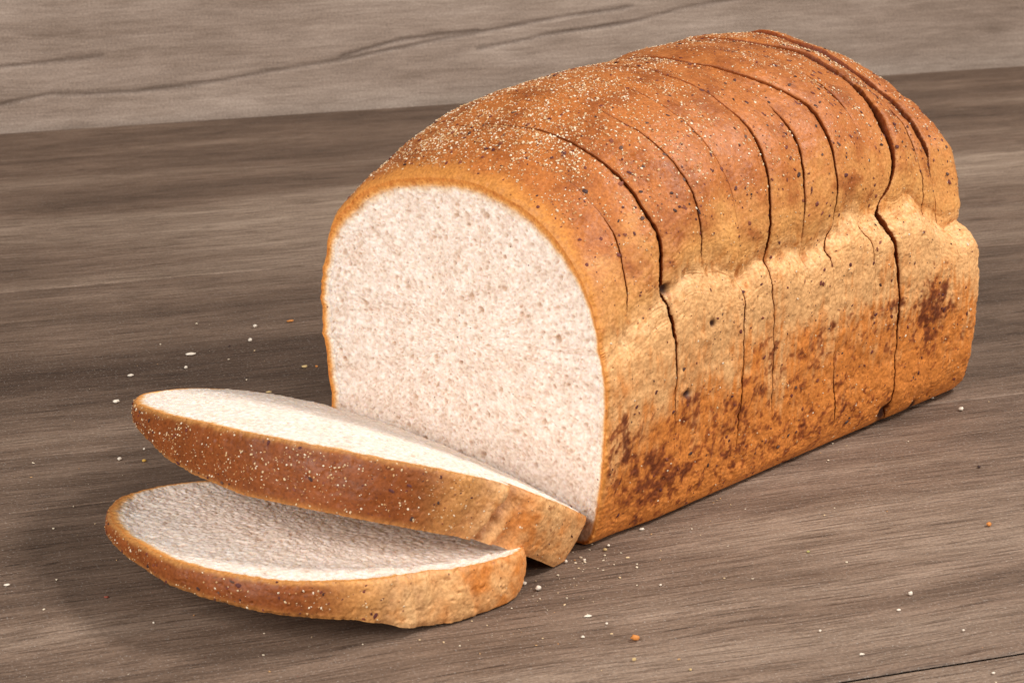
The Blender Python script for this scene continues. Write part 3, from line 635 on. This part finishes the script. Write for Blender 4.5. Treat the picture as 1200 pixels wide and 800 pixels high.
def build_slice(name, x, thick, label, seed, groove=None, dome_from=12.0, dark=1.0, inset=None, ngr=900, nfl=120, floor=None, dish=0.0):
    f, R = slice_map(x); NC = len(PB); MR = 1100
    tt = np.linspace(0, NC, MR * 4, endpoint=False); O = crbasis(NC, tt) @ PB * np.array([x[6], x[6] * x[7]])
    L = np.r_[0, np.cumsum(np.linalg.norm(np.diff(np.r_[O, O[:1]], axis=0), axis=1))]
    sp = np.linspace(0, L[-1], MR, endpoint=False); tp = np.interp(sp, L, np.r_[tt, NC])
    O = crbasis(NC, np.mod(tp, NC)) @ PB * np.array([x[6], x[6] * x[7]])
    tn = np.roll(O, -1, 0) - np.roll(O, 1, 0); tn /= np.linalg.norm(tn, axis=1)[:, None]; ON = np.stack([tn[:, 1], -tn[:, 0]], -1)
    th = thick(tp); ins = inset(tp) if inset else np.zeros(MR)
    arc = sp * 1000
    domek = sstep(9.5, 11, tp) * (1 - sstep(17.2, 18.6, tp))                     # brown seeded dome
    domek = np.maximum(domek, sstep(7.2, 8.6, tp) * (1 - sstep(17.2, 18.6, tp)))
    brk = 18.9
    sb = np.interp(brk, tp, arc)
    NS = 56; rr = np.linspace(0, 1, NS)
    def outline(r):   # ring at depth fraction r
        dep = th * r; A = arc; depmm = dep * 1000
        p3 = np.stack([A / 1, depmm, np.full(MR, seed * 13.1)], -1)
        d = 1.1 * perlin(p3 / 20) + .6 * perlin(p3 / 8) + .3 * perlin(p3 / 3.2) + .16 * perlin(p3 / 1.4) - .7 * np.clip(perlin(p3 / 2.2 + 50) - .18, 0, 1) * 2
        ddk = A - sb; wl = np.exp(-(ddk / 14) ** 2)
        d += wl * (1.2 * perlin(np.stack([A / 5, depmm / 9, p3[:, 2]], -1)) + .5 * perlin(np.stack([A / 2.2, depmm / 6, p3[:, 2]], -1)))
        if groove is not None:
            for (g0, slope, gw, gd) in groove:
                c = ddk - g0 - slope * (depmm - 10) - 1.2 * perlin(np.stack([depmm / 4, A * 0, A * 0 + g0], -1))
                prof = np.where(c < 0, np.exp(-(c / gw) ** 2), np.exp(-(c / (gw * 2.6)) ** 2)); d -= gd * prof
        edge = np.exp(-((r) / .05) ** 2) + np.exp(-((1 - r) / .06) ** 2)
        d -= (.6 + .9 * perlin(np.stack([A / 2.1, A * 0 + 3, p3[:, 2]], -1)) + .5 * perlin(np.stack([A / .9, A * 0 + 3, p3[:, 2]], -1))) * edge
        d += .9 * np.sin(np.pi * r)
        # compare to closed loop: blend the seam (hidden under the base of the slice)
        m = sstep(0, 6, A) * (1 - sstep(arc[-1] - 6, arc[-1], A)); d *= m
        return O + ON * (d / 1000 - ins * r ** 1.3)[:, None], dep
    rings, cols, nrm = [], [], []
    for r in rr:
        o2, dep = outline(r); W, Nn = f(o2[:, 0], o2[:, 1], dep); rings.append(W)
        on3 = np.c_[ON, np.zeros(MR)] @ R.T; nrm.append(on3)
        A = arc; depmm = dep * 1000
        p3 = np.stack([A, depmm, np.full(MR, seed * 7.7)], -1)
        n1 = fbm(p3 / 14, 3); n2 = fbm(p3 / 4.5, 3); n3 = fbm(p3 / 1.5, 2)
        dome = mix(np.broadcast_to(DOME_D, p3.shape), DOME_D * .78, np.clip((.5 + 1.1 * n1 + .8 * n2) * dark, 0, 1))
        dome = dome * (1 - .35 * sstep(.2, .5, fbm(p3 / 1.1 + 70, 2)))[:, None]
        dome = mix(dome, GOLD * .85, np.clip(np.exp(-(dep * 1000 / (1.1 + .8 * n2)) ** 2) * .6, 0, 1))
        dome = mix(dome, GOLD * .9, np.clip(np.exp(-((th - dep) * 1000 / 1.5) ** 2) * .45, 0, 1))
        wall = mix(np.broadcast_to(WALL_L, p3.shape), WALL_U, sstep(-.5, .45, n1 + .4 * n2))
        ddk = A - sb; shr = np.exp(-((ddk + 2) / 11) ** 2) * np.clip(.8 + .9 * n2, 0, 1)
        col = mix(wall, dome, domek * (1 - .0 * shr))
        col = mix(col, DOME_L, np.exp(-((ddk + 16) / 12) ** 2) * .7)
        col = mix(col, SHRED * .92, shr * .75)
        col = mix(col, BLOT, sstep(.35, .62, n2 + .4 * n3 + .18 * n1) * .6 * (1 - .7 * domek))
        if groove is not None:
            for (g0, slope, gw, gd) in groove:
                c = ddk - g0 - slope * (depmm - 10) + 1
                col = mix(col, BLOT * 1.15, np.exp(-((c - gw * 1.2) / (gw * 1.6)) ** 2) * np.clip(.55 + n2, 0, 1) * .7 * min(gd / 2, 1))
        cols.append(np.clip(col * (1 + .1 * n3)[:, None], 0, 1))
    # top (cut) face and under face
    def face(r, depth_sign, NRr, extra):
        o2, dep = outline(r); cen = np.array([0, -.004]); rad = np.linalg.norm(o2 - cen, axis=1)
        fr = np.r_[np.linspace(0, .10, 20, endpoint=False), np.linspace(.10, .995, NRr)]
        Q = cen + (o2 - cen)[None] * (1 - fr)[:, None, None]
        X = Q[..., 0] * 1000; Y = Q[..., 1] * 1000; D = fr[:, None] * rad[None] * 930
        z0 = np.full(X.shape, seed * 5.0)
        wx = X + .6 * perlin(np.stack([X / 2, Y / 2, z0], -1)); wy = Y + .6 * perlin(np.stack([X / 2, Y / 2, z0 + 9], -1))
        ct = 1.6 + (2.4 if seed == 3 else 1.0) * domek[None] + 1.0 * fbm(np.stack([X / 4, Y / 4, z0], -1), 3)
        kc = sstep(.35, 1.2, D / ct)
        po = .45 * pores(wx, wy, 2.4, .8, .3, .62) + .15 * pores(wy, wx, 1.1, .8, .35, .6) + .7 * pores(wx + 9, wy, 4.2, .45, .14, .42) + .8 * pores(wx, wy + 31, 8.0, .35, .08, .22)
        rough = .32 * perlin(np.stack([X / 2.0, Y / 2.0, z0], -1)) + .5 * perlin(np.stack([X / 4.2, Y / 4.2, z0], -1)) + .7 * perlin(np.stack([X / 11, Y / 11, z0], -1))
        dp = (po - rough) * (.25 + .75 * kc) * sstep(0, 1.5, D) + dish * sstep(0, 9, D) * 1.0
        mean = th.mean() if r > 0 else 0
        base = (dep[None] * np.exp(-D / 12) + (th.mean() * (1 - np.exp(-D / 12)))) if r > 0 else np.zeros(X.shape)
        W, Nn = f(Q[..., 0], Q[..., 1], base + depth_sign * dp / 1000)
        cc = mix(np.broadcast_to(CRUMBC, X.shape + (3,)), CRUMB_T, np.clip(.2 * perlin(np.stack([X / 9, Y / 9, z0], -1)) + .7 * po, 0, .75))
        edge = mix(mix(lin(206, 132, 64), GOLD, sstep(.05, .4, D / ct)), lin(238, 205, 160), sstep(.45, .95, D / ct))
        cc = mix(edge, cc, kc)
        return W, cc
    root = empty(name, (x[0], x[1], 0)); root["label"] = label; root["category"] = "bread slice"
    Rg = np.stack(rings); Wt, ct_ = face(0, 1, 150, 0); Wb, cb_ = face(1, -1, 24, 0)
    if floor is not None:
        Rg = floor(Rg); Wt = floor(Wt); Wb = floor(Wb)
    for arr in (Rg, Wt, Wb):                                     # never through the table or the loaf's cut face
        arr[..., 2] = np.maximum(arr[..., 2], .0005)
        uu = (arr - C0) @ AX; over = np.maximum(uu + .0005, 0); arr -= over[..., None] * AX
    loc = np.array(root.location)
    cr = 9
    def join(parts):
        V, F, C, b = [], [], [], 0
        for (w, c, fl) in parts:
            n, m = w.shape[:2]; V.append(w.reshape(-1, 3)); C.append(c.reshape(-1, 3)); F.append(grid_faces(n, m, True, fl, b)); b += n * m
        return np.concatenate(V) - loc, np.concatenate(F), np.concatenate(C)
    V, F, Cc = join([(Rg, np.stack(cols), True), (Wt[:cr + 1], ct_[:cr + 1], False), (Wb[:cr + 1], cb_[:cr + 1], True)])
    mesh_obj("crust", V, F, M_crust, root, Cc)
    V, F, Cc = join([(Wt[cr:], ct_[cr:], False), (Wb[cr:], cb_[cr:], True)])
    mesh_obj("crumb", V, F, M_crumb, root, Cc)
    g = np.random.default_rng(seed)
    Pn = Rg[2:-2].reshape(-1, 3); Nn = np.stack(nrm)[2:-2].reshape(-1, 3)
    cl = fbm(Pn * 1000 / 9 + 30, 2)
    w = np.broadcast_to(domek * 1.0 + .06 + .15 * np.exp(-((arc - sb) / 20) ** 2), Rg[2:-2].shape[:2]).ravel() * np.clip(.7 + 1.2 * cl, .08, 3)
    i = pick(w, ngr, g); grains(Pn[i], Nn[i], len(i), g, root, .00012, .00042)
    w2 = np.broadcast_to(domek * .9 + .35, Rg[2:-2].shape[:2]).ravel()
    i = pick(w2, nfl, g); flakes(Pn[i], Nn[i], len(i), g, root, .00022, .0009)
    return root, Rg, Wt
# thickness along the outline (spline parameter of PROF)
tabB = np.array([(0, 12), (3, 10), (7, 8), (9, 7), (11, 6.5), (12.5, 8), (14, 9.5), (15.5, 11), (17, 13), (18.3, 17), (20, 18.5), (21.6, 18), (22.6, 15.5), (23.4, 13), (24, 13), (26, 12)], float)
thB = lambda t: np.interp(t, tabB[:, 0], tabB[:, 1]) / 1000
rootB, RB, WtB = build_slice("bread_slice", XB, thB, "lower fallen slice lying nearly flat on the planks, nearest the viewer, its crumb face up", 3,
                    groove=[(2, .3, 1.6, 1.0), (-9, -.4, 2.2, .9), (10, .2, 1.5, .6), (24, .5, 1.2, .8)], dark=.75, ngr=230, nfl=110, dish=1.6)
tabA = np.array([(0, 18), (3, 16), (6, 10), (7.5, 6.5), (9.3, 7.5), (10.2, 11), (11, 15), (11.8, 18.5), (13, 21), (26, 20.5)], float)
thA = lambda t: np.interp(t, tabA[:, 0], tabA[:, 1]) / 1000
rootA, RA, WtA = build_slice("bread_slice", XA, thA, "upper fallen slice with seeded brown crust, tilted between the lower slice and the loaf", 8,
                    groove=[(0, -.45, 1.9, 4.6), (-13, -.3, 3.5, 1.4), (9, -.2, 2.0, .8)], dark=1.0, ngr=850, nfl=170)

# ------------------------------------------------------------------ loose crumbs on the table
def lump(r, seed, col, elong=1.0, flat=.7):
    import bmesh
    bm = bmesh.new(); bmesh.ops.create_icosphere(bm, subdivisions=2, radius=1)
    V = np.array([v.co[:] for v in bm.verts]); F = [[v.index for v in f.verts] for f in bm.faces]; bm.free()
    s = 1 + .55 * perlin(V * 1.3 + seed * 3.3) + .35 * perlin(V * 3.1 + seed * 7.7)
    V = V * s[:, None] * r * np.array([elong, 1, flat]); V[:, 2] -= V[:, 2].min()
    cc = np.clip(np.array(col)[None] * (1 + .35 * perlin(V / r * 2 + seed))[:, None], 0, 1)
    return V, np.array(F), cc
CW = lin(236, 222, 204); CO = lin(208, 132, 60); CT = lin(206, 176, 122); CD = lin(60, 36, 30); CRD = lin(150, 70, 50); CG = lin(176, 168, 100)
CRUMBS = [
    (744, 750, 7.5, CO, 1.1, .8, "biggest round orange crust crumb near the bottom edge, right of centre"),
    (743, 774, 4.5, CT, 1.0, .8, "small tan crumb just in front of the big round orange crumb"),
    (1159, 616, 5, CO, 1.1, .8, "orange crust crumb alone on the table near the right edge"),
    (1067, 697, 4.5, CW, 1.0, .9, "bright white round crumb alone on the lower right planks"),
    (1053, 715, 3, CW, 1.6, .6, "small pale flake just in front of the bright white crumb at lower right"),
    (1126, 481, 4.5, CW, 1.1, .9, "white crumb on the table just right of the loaf's far end"),
    (1147, 548, 3.2, CD, 1.1, .8, "dark brown seed on the right planks above the orange crumb"),
    (961, 740, 2.8, CW, 1.0, .8, "tiny white crumb on the front planks, midway between the orange crumb and bright white crumb"),
    (1010, 767, 3.6, CW, 1.5, .6, "pale flat flake just behind the front plank seam"),
    (947, 647, 2.8, CG, 1.2, .7, "tiny yellowish crumb on the planks in front of the loaf's long side"),
    (809, 785, 3, CT, 1.3, .7, "tan fleck near the bottom edge, right of the big orange crumb"),
    (1129, 739, 2.6, CW, 1.2, .7, "tiny pale fleck beyond the front plank seam at far right"),
    (1164, 789, 3.2, CW, 1.2, .7, "pale crumb in front of the plank seam in the lower right corner"),
    (683, 747, 3.2, CW, 1.2, .7, "small white crumb left of the big orange crumb"),
    (689, 722, 4, CW, 2.2, .45, "long thin white shaving on the planks in front of the slices' right ends"),
    (711, 731, 2.8, CW, 1.2, .7, "tiny pale crumb right of the long thin white shaving"),
    (631, 691, 6, CW, 1.1, .8, "largest white crumb beside the right end of the lower slice"),
    (614, 685, 4.5, CW, 1.2, .8, "white crumb between the lower slice's end and the largest white crumb"),
    (601, 693, 3.2, CT, 1.1, .8, "tan crumb touching the lower slice's right end"),
    (774, 686, 2.6, CW, 1.0, .8, "lone tiny pale crumb on the planks in front of the loaf's corner"),
    (663, 659, 3.6, CW, 1.1, .8, "pale crumb beside the lower tip of the tilted slice"),
    (685, 657, 3, CW, 1.1, .8, "pale crumb in the shade between tilted slice tip and loaf corner"),
    (709, 645, 3.6, CT, 1.2, .8, "tan crumb against the loaf's front corner"),
    (713, 640, 3, CW, 1.2, .8, "white crumb against the loaf's front corner"),
    (752, 621, 3.8, CW, 1.5, .7, "pale crumb against the base of the loaf's long side, near the front"),
    (1092, 467, 3.4, CW, 1.2, .8, "pale crumb at the base of the loaf's far end"),
    (299, 384, 4, CW, 1.0, .9, "upper of two white crumbs close together left of the loaf"),
    (293, 400, 4, CW, 1.0, .9, "lower of two white crumbs close together left of the loaf"),
    (223, 416, 5, CW, 2.0, .5, "white oblong crumb behind the tilted slice"),
    (218, 432, 3.6, CW, 1.0, .9, "small round white crumb just in front of the oblong one"),
    (153, 441, 4, CW, 1.5, .6, "flat white crumb left of the oblong crumb, behind the slices"),
    (136, 472, 4.5, CW, 1.6, .7, "white crumb left of the tilted slice's tip"),
    (340, 377, 4.2, CO, 1.9, .45, "flat orange crumb on the table left of the loaf"),
    (357, 431, 4, CT, 1.6, .7, "tan crumb close to the lower left edge of the loaf's cut face"),
    (371, 430, 2.4, CO, 1.2, .8, "tiny orange speck between the tan crumb and the loaf"),
    (315, 460, 3.6, CT, 1.6, .5, "tan flake just behind the far edge of the tilted slice"),
    (269, 406, 2, CD, 1.1, .8, "tiny dark speck between the oblong crumb and the two white crumbs"),
    (140, 539, 4.2, CW, 1.2, .8, "white crumb left of the gap between the two slices"),
    (169, 541, 4, lin(206, 160, 70), 1.1, .8, "yellow crumb between the tips of the two slices"),
    (169, 527, 2.6, CW, 1.0, .8, "tiny white speck just behind the yellow crumb"),
    (8, 686, 3.6, CW, 1.8, .6, "white flake at the left edge of the picture"),
    (125, 700, 3.2, CRD, 1.5, .6, "reddish bran fleck on the planks left of the lower slice"),
    (180, 730, 2.2, CW, 1.0, .8, "tiny white speck on the planks in front of the lower slice's rounded end"),
    (285, 709, 3.4, CRD, 1.0, 1.0, "reddish crumb under the lower slice's brown rim"),
]
for j, (px, py, d, col, el, fl, lab) in enumerate(CRUMBS):
    gp = ground(px, py); dist = (gp - Vector((0, 0, CAM_H))).length
    r = d * .5 * dist / FPX * 1.15
    V, F, cc = lump(r, j + 1, col, el, fl)
    a = j * 2.4 if el < 1.4 else ang
    R = np.array([[math.cos(a), -math.sin(a), 0], [math.sin(a), math.cos(a), 0], [0, 0, 1]])
    o = mesh_obj("bread_crumb", V @ R.T, F, M_loose, None, cc, loc=gp)
    o["label"] = lab; o["category"] = "crumb"; o["group"] = "loose crumbs scattered on the planks"

# fine dust of bread between and around the slices: nobody could count it
g = np.random.default_rng(11); pts = []
for (cx, cy, sx, sy, n) in [(640, 690, 40, 18, 50), (700, 655, 35, 12, 40), (800, 605, 70, 22, 40), (950, 530, 70, 18, 30), (560, 745, 90, 22, 30), (250, 430, 110, 35, 30), (130, 560, 60, 50, 25), (600, 640, 500, 110, 150)]:
    for _ in range(n):
        p = ground(cx + g.normal() * sx, cy + g.normal() * sy); pts.append(tuple(p))
pts = np.array(pts); dust = empty("crumb_dust", (0, 0, 0)); n = len(pts)
sz = .00012 + .0004 * g.random(n) ** 3; shp = np.stack([g.uniform(.9, 1.7, n), g.uniform(.7, 1.1, n), g.uniform(.4, .8, n)], -1)
o = scatter("crumb_dust", pts, np.tile([0, 0, 1.], (n, 1)), sz, shp, PALE[g.choice(4, n, p=[.3, .2, .4, .1])] * .95, M_grain, dust, .1)
o.parent = None; bpy.data.objects.remove(dust); o.name = "crumb_dust"; o["label"] = "fine pale dust of crumbs on the planks around the loaf and slices"; o["category"] = "crumb dust"
